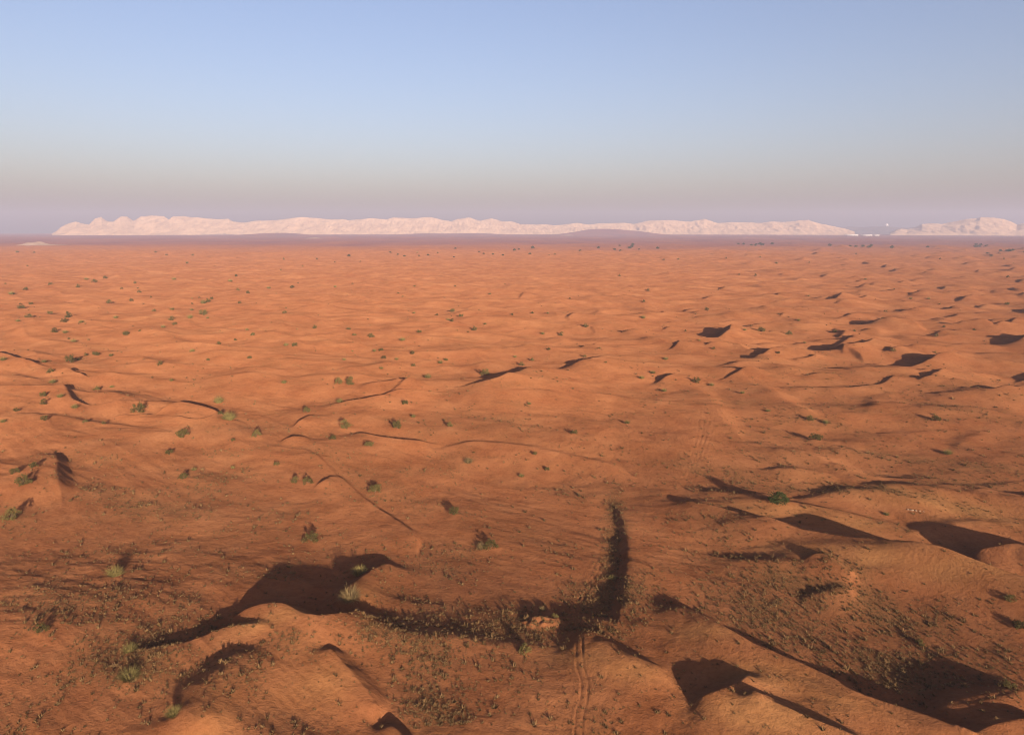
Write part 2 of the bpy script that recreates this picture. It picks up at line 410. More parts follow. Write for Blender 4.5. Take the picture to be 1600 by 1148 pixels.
# ------------------------------------------------------------------ plants of the photograph: where they stand (pixel of the foot, width in pixels, kind, label)
BIG = [
 (180, 901, 24, 'broom', 'yellow-green broom bush on a little sand mound in the bare red hollow at left'),
 (65, 988, 18, 'leafy', 'green bush at the left end of the tufted shadow line, near the left edge'),
 (203, 1019, 20, 'broom', 'olive broom bush at the left foot of the tuft-lined shadow'),
 (203, 1062, 27, 'broom', 'pale yellow spiky broom bush below the olive bush in the lower left'),
 (272, 1119, 20, 'broom', 'yellow-green bush lowest in the left foreground, beside a smooth dune flank'),
 (487, 846, 21, 'leafy', 'round green bush alone on the smooth slope above the big black dune shadow'),
 (562, 900, 22, 'broom', 'upright olive bush on the sand spur, upper one of the two beside the black shadow'),
 (547, 937, 34, 'dry', 'wide bleached broom bush on the sand spur, lower of two beside the black shadow'),
 (586, 770, 23, 'leafy', 'round yellow-green bush just above the thin slip face line in the middle'),
 (710, 804, 17, 'leafy', 'tall dark green bush with a pointed shadow on bare red sand in the middle'),
 (767, 857, 22, 'leafy', 'green bush on the right of a straw-coloured bush on its own mound'),
 (752, 858, 18, 'dry', 'straw-coloured dry bush against the left side of a green bush'),
 (822, 1020, 20, 'leafy', 'dense green bush left of the dune with wheel tracks'),
 (868, 966, 11, 'leafy', 'small green bush at the right end of the bare sand hummock'),
 (848, 953, 11, 'dry', 'bleached dead brush on top of the bare orange sand hummock'),
 (957, 905, 10, 'broom', 'pale bush standing in the dark tufted gully at centre right'),
 (1215, 790, 27, 'tree', 'dark green rounded tree casting a long shadow to the left, right of centre'),
 (1577, 938, 14, 'leafy', 'green bush near the right edge, upper of two with long shadows'),
 (1594, 983, 18, 'leafy', 'green bush cut by the right edge, lower of two with long shadows'),
 (1438, 1008, 12, 'leafy', 'small dark bush at the end of a short shadow in the right foreground'),
 (1576, 1075, 14, 'leafy', 'olive bush on the crest of the dark dune at the lower right'),
 (18, 812, 24, 'leafy', 'large bush at the left edge with a dark shadow beside dry grass'),
 (36, 758, 20, 'leafy', 'wide green bush near the left edge, lower of a close pair'),
 (23, 740, 14, 'leafy', 'green bush near the left edge, upper of a close pair'),
 (52, 731, 10, 'leafy', 'small bush right of the close pair near the left edge'),
 (217, 645, 19, 'leafy', 'dark bush in a notch of the low ridge in the left middle ground'),
 (342, 630, 17, 'broom', 'bush above the right end of a thin black dune shadow, left of centre'),
 (358, 657, 22, 'broom', 'broad bush below the right end of a thin black dune shadow, left of centre'),
 (285, 683, 16, 'leafy', 'round dense bush on pale open sand in the left middle ground'),
 (264, 710, 12, 'leafy', 'small bush with a dark shadow below the round dense bush at left'),
 (400, 682, 15, 'leafy', 'lone bush on the smooth sand left of a small crescent ridge'),
 (540, 670, 17, 'leafy', 'dark bush at the left tip of a thin black slip face in the middle'),
 (521, 687, 13, 'leafy', 'round bush on the sand rise below the bush at the slip face tip'),
 (577, 698, 15, 'leafy', 'green bush below the thin black slip face in the middle'),
 (621, 670, 17, 'leafy', 'green bush above the thin black slip face in the middle'),
 (482, 755, 16, 'leafy', 'right-hand bush of a pair with black shadows below the crescent ridges'),
 (461, 754, 12, 'leafy', 'left-hand bush of a pair with black shadows below the crescent ridges'),
 (732, 723, 17, 'dry', 'pale straw-green bush on red sand just left of the rounded middle ridge'),
 (1275, 688, 16, 'leafy', 'dark flat bush on the sand slope right of the faint wheel tracks'),
 (1463, 658, 12, 'leafy', 'lone bush with a long thin shadow on the pale slope at right'),
]
SMALL = [(344, 648, 8), (287, 748, 14), (303, 735, 8), (364, 689, 7), (364, 732, 7), (432, 727, 10), (703, 667, 10), (646, 652, 8), (633, 632, 11),
 (480, 645, 12), (530, 600, 14), (547, 602, 17), (444, 599, 10), (531, 629, 12), (669, 591, 12), (758, 586, 15), (815, 571, 10), (836, 711, 9),
 (855, 735, 10), (815, 745, 10), (897, 678, 12), (827, 632, 8), (980, 662, 10), (1003, 592, 10), (1020, 583, 10), (1038, 612, 9), (1290, 662, 10),
 (1265, 657, 12), (1481, 710, 12), (1385, 805, 8), (1088, 598, 12), (1112, 603, 8), (1160, 615, 8), (1200, 643, 8), (110, 566, 12), (78, 582, 9),
 (82, 598, 10), (5, 563, 9), (150, 555, 9), (68, 619, 10), (94, 621, 9), (68, 632, 9), (152, 609, 11), (117, 638, 10), (70, 657, 9), (133, 660, 7),
 (162, 663, 7), (25, 643, 7), (5, 660, 8), (175, 605, 7), (300, 550, 9), (250, 570, 8), (268, 595, 7), (390, 560, 7), (585, 549, 7), (600, 560, 8),
 (620, 562, 7), (645, 553, 8), (697, 563, 8), (596, 576, 8), (646, 572, 7), (580, 527, 10), (545, 515, 8), (629, 532, 10), (655, 520, 7), (700, 500, 7),
 (706, 502, 7), (742, 516, 11), (707, 487, 8), (720, 496, 9), (848, 522, 8), (877, 524, 9), (915, 511, 10), (1005, 497, 8), (1190, 518, 11), (1232, 523, 9),
 (268, 500, 9), (273, 507, 7), (297, 497, 9), (318, 492, 11), (318, 474, 10), (325, 472, 8), (386, 516, 7), (395, 524, 8), (460, 541, 9), (447, 540, 9),
 (492, 513, 8), (445, 489, 7), (197, 523, 10), (115, 534, 9), (102, 520, 9), (85, 519, 9), (45, 496, 10), (33, 482, 9), (78, 491, 7), (100, 503, 9),
 (107, 496, 10), (127, 504, 8), (181, 497, 7), (255, 512, 7), (269, 484, 7), (372, 454, 6), (387, 458, 6), (135, 437, 7), (148, 441, 8), (165, 435, 7),
 (211, 443, 6), (272, 437, 7), (360, 440, 7), (420, 451, 7), (80, 447, 8), (122, 449, 6), (18, 460, 8), (40, 453, 7), (170, 474, 8), (218, 457, 6)]
plants = []
for u, v, w, kind, lab in BIG:
    x, y = place(u, v)
    plants.append([u, v, w, kind, lab, x, y])
for u, v, w in SMALL:
    x, y = place(u, v)
    plants.append([u, v, w, random.choice(['leafy', 'leafy', 'broom']), None, x, y])
n_far = 0
while n_far < 118:
    u = random.uniform(5, 1595); v = 394 + 175 * random.random() ** 1.1
    if any(abs(u - p[0]) < 10 and abs(v - p[1]) < 4 for p in plants):
        continue
    x, y = place(u, v)
    plants.append([u, v, random.uniform(4.0, 8.5) * (0.55 + 0.45 * (v - 394) / 175), random.choice(['leafy', 'leafy', 'broom']), None, x, y])
    n_far += 1

def mound(x, y, rad, h, sharp=2.0):
    I, J = patch(x - 3 * rad, x + 3 * rad, y - 3 * rad, y + 3 * rad)
    d = np.hypot(GX[I, J] - x, GY[I, J] - y) / rad
    Z[I, J] += h * np.exp(-d ** sharp)
for p in plants:
    u, v, w, kind, lab, x, y = p
    r = math.hypot(x, y)
    dist = math.hypot(r, CAM_H)
    size = w / FPX * dist * 1.1
    p.append(size)
    if r < 420:
        mound(x, y, size * 0.7, size * 0.07)
hx, hy = place(846, 972)                     # bare steep-sided sand hummock
I, J = patch(hx - 12, hx + 12, hy - 12, hy + 12)
hn = perlin(GX[I, J] / 1.7, GY[I, J] / 1.7, 41)
Z[I, J] += (1.1 + 0.5 * hn) * np.exp(-((((GX[I, J] - hx) + .9 * hn) / 3.8) ** 2 + ((GY[I, J] - hy + .7 * hn) / 2.4) ** 2) ** 1.5)

# slope and cover maps used by the sand material and by the scatter of tufts
gr = np.gradient(Z, RR, axis=0)
ga = np.gradient(Z, azr, axis=1) / RG
SLOPE = np.degrees(np.arctan(np.hypot(gr, ga)))
BLOBS = [(300, 995, 120, 22, 2.6), (420, 1010, 45, 50, 1.3), (395, 1045, 30, 30, .8), (250, 1040, 60, 25, .8), (700, 985, 130, 40, 1.0), (600, 975, 40, 30, 1.2), (800, 970, 40, 20, 1.0),
 (960, 850, 15, 80, 4.5), (940, 945, 50, 30, 3.5), (975, 990, 60, 22, 1.6), (1040, 890, 30, 30, .9), (1200, 960, 150, 50, .9), (1130, 870, 100, 50, .8), (1290, 960, 120, 60, .6), (1440, 960, 90, 40, .8),
 (1340, 1020, 90, 30, .9), (1400, 1060, 60, 30, 1.2), (1290, 915, 60, 15, 1.0), (1350, 885, 50, 15, .9), (660, 1100, 60, 40, 1.1), (640, 1070, 30, 30, .8), (240, 790, 70, 22, .9), (330, 750, 60, 40, .5), (560, 730, 50, 30, .6),
 (930, 1085, 14, 45, 1.6), (1080, 1060, 30, 50, 1.3), (1540, 740, 90, 14, 1.6), (1430, 770, 130, 8, 1.6), (1230, 768, 90, 10, 1.2), (1210, 800, 70, 6, 1.4), (1100, 740, 60, 18, .6), (1300, 720, 120, 40, .5), (1250, 650, 120, 30, .5), (790, 640, 80, 30, .4),
 (560, 860, 60, 20, .2), (120, 930, 120, 50, .55), (90, 1060, 120, 60, .5), (830, 1040, 60, 40, .6), (870, 1100, 60, 50, .5), (1180, 1130, 60, 20, .6), (1530, 1010, 90, 50, .7), (1300, 1100, 40, 16, .7), (480, 1120, 40, 30, .4), (1000, 730, 90, 30, .35),
 (150, 745, 40, 30, .7), (15, 815, 40, 22, 1.0), (400, 830, 90, 60, .25), (720, 880, 60, 30, .5), (1350, 600, 160, 40, .4), (1560, 640, 90, 30, .5)]
BW = []
for u, v, ru, rv, dn in BLOBS:
    x, y = place(u, v)
    d = math.hypot(x, y); sl = math.hypot(d, CAM_H)
    BW.append((x, y, ru / FPX * sl, rv / FPX * sl * sl / CAM_H, dn, math.atan2(x, y)))
BARE = [(*place(u, v), 9.0, 7.0) for u, v in ((1180, 1035), (1240, 1065), (1310, 1100), (1130, 1000), (960, 1035), (1010, 1060), (900, 1015), (470, 1060), (520, 1090), (440, 960), (1180, 1120), (1120, 1105), (1500, 900), (1400, 870), (1060, 985))]
def cover(X, Y):
    g = np.zeros(X.shape)
    for x, y, rx, ry, dn, a in BW:
        c, s = math.cos(a), math.sin(a)
        m = (np.abs(X - x) < 3 * (rx + ry)) & (np.abs(Y - y) < 3 * (rx + ry))
        if not m.any():
            continue
        px_, py_ = (X[m] - x) * c - (Y[m] - y) * s, (X[m] - x) * s + (Y[m] - y) * c
        g[m] += dn * np.exp(-(px_ / rx) ** 2 - (py_ / ry) ** 2)
    ca_, sa_ = math.cos(R(-30)), math.sin(R(-30))
    U, V = X * ca_ + Y * sa_, -X * sa_ + Y * ca_
    n = perlin(U / 34, V / 17, 21) + 0.6 * perlin(X / 9, Y / 9, 22) + 0.35 * perlin(X / 3.5, Y / 3.5, 23)
    for u, v, ru, rv in BARE:
        x, y = u, v
        d2 = ((X - x) / ru) ** 2 + ((Y - y) / rv) ** 2
        g = g * (1 - 0.9 * np.exp(-d2)); n = n - 0.6 * np.exp(-d2)
    return np.clip(g * (0.65 + 0.8 * n) + 0.5 * np.clip(n - 0.05, 0, 1), 0, 2.5)
COVER = cover(GX, GY) * (1 - sstep(1200, 3000, RG)) * (1 - 0.8 * sstep(17, 26, SLOPE))
PAINTED_LIGHT = np.zeros(GX.shape)              # golden highlights of sunlit crests and flats, painted into the sand colour
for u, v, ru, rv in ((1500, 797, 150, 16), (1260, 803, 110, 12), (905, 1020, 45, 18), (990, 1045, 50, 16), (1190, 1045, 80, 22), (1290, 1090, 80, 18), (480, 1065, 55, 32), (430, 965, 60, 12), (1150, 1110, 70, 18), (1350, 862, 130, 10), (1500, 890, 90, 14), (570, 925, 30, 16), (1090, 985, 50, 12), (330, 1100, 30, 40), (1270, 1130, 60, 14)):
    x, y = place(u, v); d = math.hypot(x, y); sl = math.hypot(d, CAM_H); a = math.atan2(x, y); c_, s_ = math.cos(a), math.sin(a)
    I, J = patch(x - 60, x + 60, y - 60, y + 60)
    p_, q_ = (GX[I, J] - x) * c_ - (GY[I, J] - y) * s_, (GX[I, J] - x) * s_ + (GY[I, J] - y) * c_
    PAINTED_LIGHT[I, J] += np.exp(-(p_ / (ru / FPX * sl)) ** 2 - (q_ / (rv / FPX * sl * sl / CAM_H)) ** 2)
PAINTED_LIGHT = np.clip(PAINTED_LIGHT * (0.8 + 0.5 * perlin(GX / 12, GY / 7, 45)), 0, 1)
bound = 3250 + 500 * perlin(GX / 1500, GY / 900, 31) + 300 * perlin(GX / 400, GY / 400, 32) - 0.05 * GX
PLAIN = sstep(-700, 1500, GY - bound) * (0.85 + 0.3 * perlin(GX / 260, GY / 700, 33))

# ------------------------------------------------------------------ materials
def new_mat(name):
    m = bpy.data.materials.new(name); m.use_nodes = True
    nt = m.node_tree; nt.nodes.clear()
    return m, nt, nt.nodes, nt.links

def ramp(nodes, stops, interp='LINEAR'):
    n = nodes.new('ShaderNodeValToRGB'); n.color_ramp.interpolation = interp
    e = n.color_ramp.elements
    while len(e) < len(stops): e.new(0.5)
    for i, (p, c) in enumerate(stops):
        e[i].position = p; e[i].color = (*c, 1)
    return n

def noise(nodes, links, vec, scale, detail=4, rough=0.55):
    n = nodes.new('ShaderNodeTexNoise'); n.inputs['Scale'].default_value = scale
    n.inputs['Detail'].default_value = detail; n.inputs['Roughness'].default_value = rough
    links.new(vec, n.inputs['Vector'])
    return n

def mixc(nodes, links, fac, a, b, blend='MIX'):
    n = nodes.new('ShaderNodeMix'); n.data_type = 'RGBA'; n.blend_type = blend
    for k, val in ((0, fac), (6, a), (7, b)):
        if hasattr(val, 'links') or hasattr(val, 'is_linked'): links.new(val, n.inputs[k])
        elif isinstance(val, (int, float)): n.inputs[k].default_value = val
        else: n.inputs[k].default_value = (*val, 1)
    return n.outputs[2]

def sand_material():
    m, nt, N, L = new_mat('red_sand')
    geo = N.new('ShaderNodeNewGeometry'); pos = geo.outputs['Position']
    big = noise(N, L, pos, 0.012, 5, 0.6); med = noise(N, L, pos, 0.07, 5, 0.62); fine = noise(N, L, pos, 0.9, 5, 0.7); grit = noise(N, L, pos, 3.2, 3, 0.7)
    c1 = ramp(N, [(0.30, (0.1407, 0.0489, 0.0205)), (0.55, (0.1850, 0.0719, 0.0306)), (0.75, (0.2368, 0.1061, 0.0475))]); L.new(big.outputs[0], c1.inputs[0])
    c2 = ramp(N, [(0.30, (0.1407, 0.0489, 0.0196)), (0.72, (0.2331, 0.0996, 0.0437))]); L.new(med.outputs[0], c2.inputs[0])
    col = mixc(N, L, 0.55, c1.outputs[0], c2.outputs[0])
    f = ramp(N, [(0.30, (0.72, 0.70, 0.68)), (0.5, (1, 1, 1)), (0.72, (1.12, 1.13, 1.14))]); L.new(fine.outputs[0], f.inputs[0])
    col = mixc(N, L, 0.7, col, f.outputs[0], 'MULTIPLY')
    mott = noise(N, L, pos, 0.028, 4, 0.75)
    mr = ramp(N, [(0.34, (0.74, 0.72, 0.70)), (0.52, (1, 1, 1)), (0.70, (1.10, 1.13, 1.16))]); L.new(mott.outputs[0], mr.inputs[0])
    col = mixc(N, L, 0.8, col, mr.outputs[0], 'MULTIPLY')
    cov = N.new('ShaderNodeAttribute'); cov.attribute_name = 'cover'
    spk = ramp(N, [(0.36, (0.25, 0.25, 0.25)), (0.60, (1, 1, 1))]); L.new(grit.outputs[0], spk.inputs[0])
    mul = N.new('ShaderNodeMath'); mul.operation = 'MULTIPLY'; L.new(cov.outputs['Fac'], mul.inputs[0]); L.new(spk.outputs[0], mul.inputs[1])
    mul2 = N.new('ShaderNodeMath'); mul2.operation = 'MULTIPLY'; mul2.use_clamp = True; L.new(mul.outputs[0], mul2.inputs[0]); mul2.inputs[1].default_value = 0.62
    col = mixc(N, L, mul2.outputs[0], col, (0.118, 0.056, 0.024))            # dry litter between tufts
    lo = N.new('ShaderNodeAttribute'); lo.attribute_name = 'painted_light'
    gold = mixc(N, L, 1.0, col, (1.16, 1.32, 1.22), 'MULTIPLY')  # golden tint that paints the sunlit highlights onto the sand
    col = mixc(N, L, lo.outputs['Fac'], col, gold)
    pl = N.new('ShaderNodeAttribute'); pl.attribute_name = 'plain'
    pn = noise(N, L, pos, 0.004, 6, 0.7)
    pc = ramp(N, [(0.35, (0.0741, 0.0296, 0.0295)), (0.7, (0.1112, 0.0457, 0.0442))]); L.new(pn.outputs[0], pc.inputs[0])
    col = mixc(N, L, pl.outputs['Fac'], col, pc.outputs[0])
    b1 = N.new('ShaderNodeBump'); b1.inputs['Strength'].default_value = 1.0; b1.inputs['Distance'].default_value = 0.30; L.new(fine.outputs[0], b1.inputs['Height'])
    b2 = N.new('ShaderNodeBump'); b2.inputs['Strength'].default_value = 0.9; b2.inputs['Distance'].default_value = 0.09
    L.new(grit.outputs[0], b2.inputs['Height']); L.new(b1.outputs[0], b2.inputs['Normal'])
    d = N.new('ShaderNodeBsdfDiffuse'); d.inputs['Roughness'].default_value = 0.85
    L.new(col, d.inputs['Color']); L.new(b2.outputs[0], d.inputs['Normal'])
    o = N.new('ShaderNodeOutputMaterial'); L.new(d.outputs[0], o.inputs['Surface'])
    return m

def simple(name, c_dark, c_light, scale=2.0, trans=0.0):
    m, nt, N, L = new_mat(name)
    geo = N.new('ShaderNodeNewGeometry'); n = noise(N, L, geo.outputs['Position'], scale, 3)
    oi = N.new('ShaderNodeObjectInfo')
    add = N.new('ShaderNodeMath'); add.operation = 'MULTIPLY_ADD'; L.new(oi.outputs['Random'], add.inputs[0]); add.inputs[1].default_value = 0.4; L.new(n.outputs[0], add.inputs[2])
    r = ramp(N, [(0.35, c_dark), (1.0, c_light)]); L.new(add.outputs[0], r.inputs[0])
    d = N.new('ShaderNodeBsdfDiffuse'); d.inputs['Roughness'].default_value = 0.5; L.new(r.outputs[0], d.inputs['Color'])
    o = N.new('ShaderNodeOutputMaterial')
    if trans > 0:
        t = N.new('ShaderNodeBsdfTranslucent'); L.new(r.outputs[0], t.inputs['Color'])
        mx = N.new('ShaderNodeMixShader'); mx.inputs[0].default_value = trans
        L.new(d.outputs[0], mx.inputs[1]); L.new(t.outputs[0], mx.inputs[2]); L.new(mx.outputs[0], o.inputs['Surface'])
    else:
        L.new(d.outputs[0], o.inputs['Surface'])
    return m

def rock_material():
    m, nt, N, L = new_mat('mountain_rock')
    geo = N.new('ShaderNodeNewGeometry')
    mp = N.new('ShaderNodeMapping'); mp.inputs['Scale'].default_value = (1.0, 0.25, 1.6); L.new(geo.outputs['Position'], mp.inputs['Vector'])
    a = noise(N, L, mp.outputs[0], 0.007, 6, 0.62); b = noise(N, L, mp.outputs[0], 0.022, 5, 0.6)
    c1 = ramp(N, [(0.32, (0.33, 0.205, 0.120)), (0.62, (0.50, 0.325, 0.198))]); L.new(a.outputs[0], c1.inputs[0])
    c2 = ramp(N, [(0.34, (0.58, 0.58, 0.62)), (0.46, (1, 1, 1))]); L.new(b.outputs[0], c2.inputs[0])
    col = mixc(N, L, 0.75, c1.outputs[0], c2.outputs[0], 'MULTIPLY')
    d = N.new('ShaderNodeBsdfDiffuse'); d.inputs['Roughness'].default_value = 0.4; L.new(col, d.inputs['Color'])
    o = N.new('ShaderNodeOutputMaterial'); L.new(d.outputs[0], o.inputs['Surface'])
    return m

M_SAND = sand_material()
M_LEAF = simple('bush_leaf', (0.040, 0.033, 0.012), (0.120, 0.090, 0.032), 1.5, .08)
M_BROOM = simple('broom_twig', (0.085, 0.068, 0.026), (0.190, 0.145, 0.052), 1.5, .05)
M_DRY = simple('dry_twig', (0.095, 0.066, 0.030), (0.190, 0.130, 0.060), 1.5)
M_TREE = simple('tree_leaf', (0.022, 0.027, 0.010), (0.050, 0.055, 0.019), 1.5, .08)
M_BARK = simple('bark', (0.0900, 0.0562, 0.0338), (0.1500, 0.0975, 0.0600), 6)
M_STRAW = simple('straw', (0.060, 0.036, 0.016), (0.185, 0.108, 0.048), 0.7)
M_ROCK = rock_material()
M_HILL = simple('far_hill', (0.06, 0.05, 0.05), (0.10, 0.085, 0.08), 0.004)
M_PALE = simple('pale_sand', (0.18, 0.122, 0.090), (0.25, 0.172, 0.130), 0.01)
M_WHITE = simple('white_wall', (0.52, 0.48, 0.45), (0.60, 0.56, 0.53), 0.2)
M_DARK = simple('dark_opening', (0.03, 0.03, 0.035), (0.05, 0.05, 0.055), 0.2)

# ------------------------------------------------------------------ mesh helpers
def mesh_np(name, verts, faces, mat, smooth=False):
    me = bpy.data.meshes.new(name)
    verts = np.asarray(verts, np.float32); faces = np.asarray(faces, np.int32)
    k = faces.shape[1]
    me.vertices.add(len(verts)); me.vertices.foreach_set('co', verts.ravel())
    me.loops.add(faces.size); me.loops.foreach_set('vertex_index', faces.ravel())
    me.polygons.add(len(faces)); me.polygons.foreach_set('loop_start', np.arange(0, faces.size, k, dtype=np.int32))
    me.polygons.foreach_set('loop_total', np.full(len(faces), k, np.int32))
    if smooth: me.polygons.foreach_set('use_smooth', np.ones(len(faces), bool))
    me.update(calc_edges=True); me.validate()
    me.materials.append(mat)
    return me

def link(name, me, parent=None, loc=None):
    o = bpy.data.objects.new(name, me); COL.objects.link(o)
    if parent: o.parent = parent
    if loc is not None: o.location = loc
    return o

def tag(o, label=None, cat=None, group=None, kind=None):
    for k, val in (('label', label), ('category', cat), ('group', group), ('kind', kind)):
        if val: o[k] = val
    return o

# the ground sheet
V = np.stack([GX, GY, Z], -1).reshape(-1, 3)
V = np.vstack([V, [[0, 0, Z[0].mean()]]])
ii, jj = np.meshgrid(np.arange(NR - 1), np.arange(NA), indexing='ij')
j2 = (jj + 1) % NA
F = np.stack([ii * NA + jj, ii * NA + j2, (ii + 1) * NA + j2, (ii + 1) * NA + jj], -1).reshape(-1, 4)[:, ::-1]
cj = np.arange(NA)
cap = np.stack([cj, (cj + 1) % NA, np.full(NA, NR * NA), np.full(NA, NR * NA)], -1)
me = mesh_np('ground', V, F, M_SAND, True)
for nm, arr in (('cover', COVER), ('plain', PLAIN), ('painted_light', PAINTED_LIGHT)):
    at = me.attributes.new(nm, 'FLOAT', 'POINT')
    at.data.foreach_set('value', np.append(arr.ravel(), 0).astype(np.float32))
ground = link('ground', me)
tag(ground, 'red sand desert of low dunes, hollows and wheel tracks', None, None, 'structure')

# ------------------------------------------------------------------ mountains on the horizon
def mountain(name, label, prof, r_foot, depth, seed, gully, mat=None):
    prof = np.array(prof, float)
    us = np.arange(prof[0, 0], prof[-1, 0] + .01, 0.8)
    vs = np.interp(us, prof[:, 0], prof[:, 1])
    n, kk = len(us), 34
    az = np.arctan((us - 800) / 1121.0)
    rc = r_foot + depth * 0.55
    hc = np.maximum(4, CAM_H + (358 - vs) / 1121.0 * rc * np.cos(az))
    s = np.linspace(0, 1, kk)
    verts = np.zeros((kk, n, 3))
    for q, t in enumerate(s):
        r = r_foot + depth * t
        w = t / 0.55
        fr = np.where(w <= 1, w ** 0.85, np.clip(1 - (w - 1) / 0.82, 0, 1))
        x, y = r * np.sin(az), r * np.cos(az)
        g = 1 - np.abs(perlin(x / 310 + 0.15 * y / 300, y / 900, seed))
        g2 = 1 - np.abs(perlin(x / 120 + .3 * y / 300, y / 420, seed + 1))
        body = fr * hc
        cut = gully * hc * (1 - g * .65 - g2 * .35) * 4 * fr * np.clip(1.05 - fr, 0, 1)
        z = body - cut + 16 * perlin(x / 55, y / 160, seed + 2) * fr * (1 - fr) * 4
        verts[q] = np.stack([x, y, np.maximum(z, -3 if 0 < t < 1 else -6) - (4 if t in (0, 1) else 0)], -1)
    ii, jj = np.meshgrid(np.arange(kk - 1), np.arange(n - 1), indexing='ij')
    F = np.stack([ii * n + jj, ii * n + jj + 1, (ii + 1) * n + jj + 1, (ii + 1) * n + jj], -1).reshape(-1, 4)
    o = link(name, mesh_np(name, verts.reshape(-1, 3), F, mat or M_ROCK, True))
    return tag(o, label, None, None, 'structure')

LEFT = [(80, 365), (88, 361), (95, 355), (105, 350), (120, 346), (128, 349), (140, 351), (150, 342), (160, 339), (168, 345), (178, 346), (190, 339), (200, 338), (210, 345), (222, 338), (240, 337), (258, 338), (265, 343), (272, 338),
 (290, 338), (320, 341), (345, 343), (358, 342), (365, 346), (382, 348), (400, 345), (432, 344), (450, 342), (470, 339), (500, 341), (520, 343), (535, 342), (545, 344), (580, 341), (605, 343), (615, 340), (650, 341), (672, 339), (690, 343),
 (705, 346), (715, 342), (735, 340), (750, 345), (768, 341), (785, 346), (800, 346), (812, 350), (835, 351), (848, 350), (865, 352), (880, 351), (900, 348), (920, 351), (935, 349), (950, 349), (975, 348), (990, 350), (1010, 345), (1035, 344),
 (1050, 344), (1080, 346), (1100, 342), (1120, 348), (1150, 347), (1190, 348), (1205, 346), (1225, 347), (1248, 344), (1262, 344), (1280, 349), (1300, 353), (1320, 357), (1336, 362)]
RIGHT = [(1392, 363), (1400, 359), (1408, 357), (1418, 358), (1430, 355), (1440, 350), (1455, 349), (1470, 350), (1490, 346), (1508, 342), (1524, 341), (1530, 339), (1550, 340), (1565, 342), (1578, 346), (1588, 351), (1600, 348), (1625, 345), (1660, 350), (1700, 362)]
mountain('mountain_range', 'long pale jagged mountain range on the horizon', LEFT, 12300, 2400, 51, 0.26)
mountain('mountain', 'separate pale mountain at the right end of the horizon', RIGHT, 12000, 2000, 61, 0.34)
FARR = [(1240, 362), (1290, 356), (1330, 354), (1350, 355), (1380, 353.5), (1410, 356), (1440, 354), (1500, 362)]
mountain('hills', 'faint low hills in the gap between the two mountains', FARR, 14800, 1200, 71, 0.08, M_HILL)

def pale_mound(u, v_top, v_base, half_w, label):
    r = CAM_H / ((v_base - 358) / 1121.0)
    a = math.atan((u - 800) / 1121.0)
    hw = half_w / 1121.0 * r
    h = (v_base - v_top) / 1121.0 * r * 0.9
    n = 28
    X, Y = np.meshgrid(np.linspace(-1.3, 1.3, n), np.linspace(-1.3, 1.3, n), indexing='ij')
    q = np.hypot(X * (1 + .1 * perlin(X * 2, Y * 2, int(u))), Y)
    zz = h * np.exp(-q ** 2.2 * 2.2) * (1 + .35 * perlin(X * 2.2, Y * 2.2, int(u) + 5)) - h * .12
    vv = np.stack([X * hw, Y * hw * 1.2, zz], -1).reshape(-1, 3)
    ii, jj = np.meshgrid(np.arange(n - 1), np.arange(n - 1), indexing='ij')
    F = np.stack([ii * n + jj, (ii + 1) * n + jj, (ii + 1) * n + jj + 1, ii * n + jj + 1], -1).reshape(-1, 4)
    o = link('sand_hill', mesh_np('sand_hill', vv, F, M_PALE, True), None, (r * math.sin(a), r * math.cos(a), float(height(r * math.sin(a), r * math.cos(a)))))
    tag(o, label, None, None, 'structure')
pale_mound(52, 374.5, 379, 20, 'pale sand hill far off at the left edge')
pale_mound(345, 362.6, 366, 34, 'thin pale sand strip at the foot of the left range')
pale_mound(490, 370.2, 372, 14, 'pale sand patch right of the low purple hill')
pale_mound(888, 366.5, 368.2, 12, 'pale sand patch left of the dark purple hill')
pale_mound(1030, 362.5, 365.4, 12, 'pale sand patch below the middle of the range')
pale_mound(1098, 362, 365.2, 22, 'pale sand apron below the dark-striped peak')

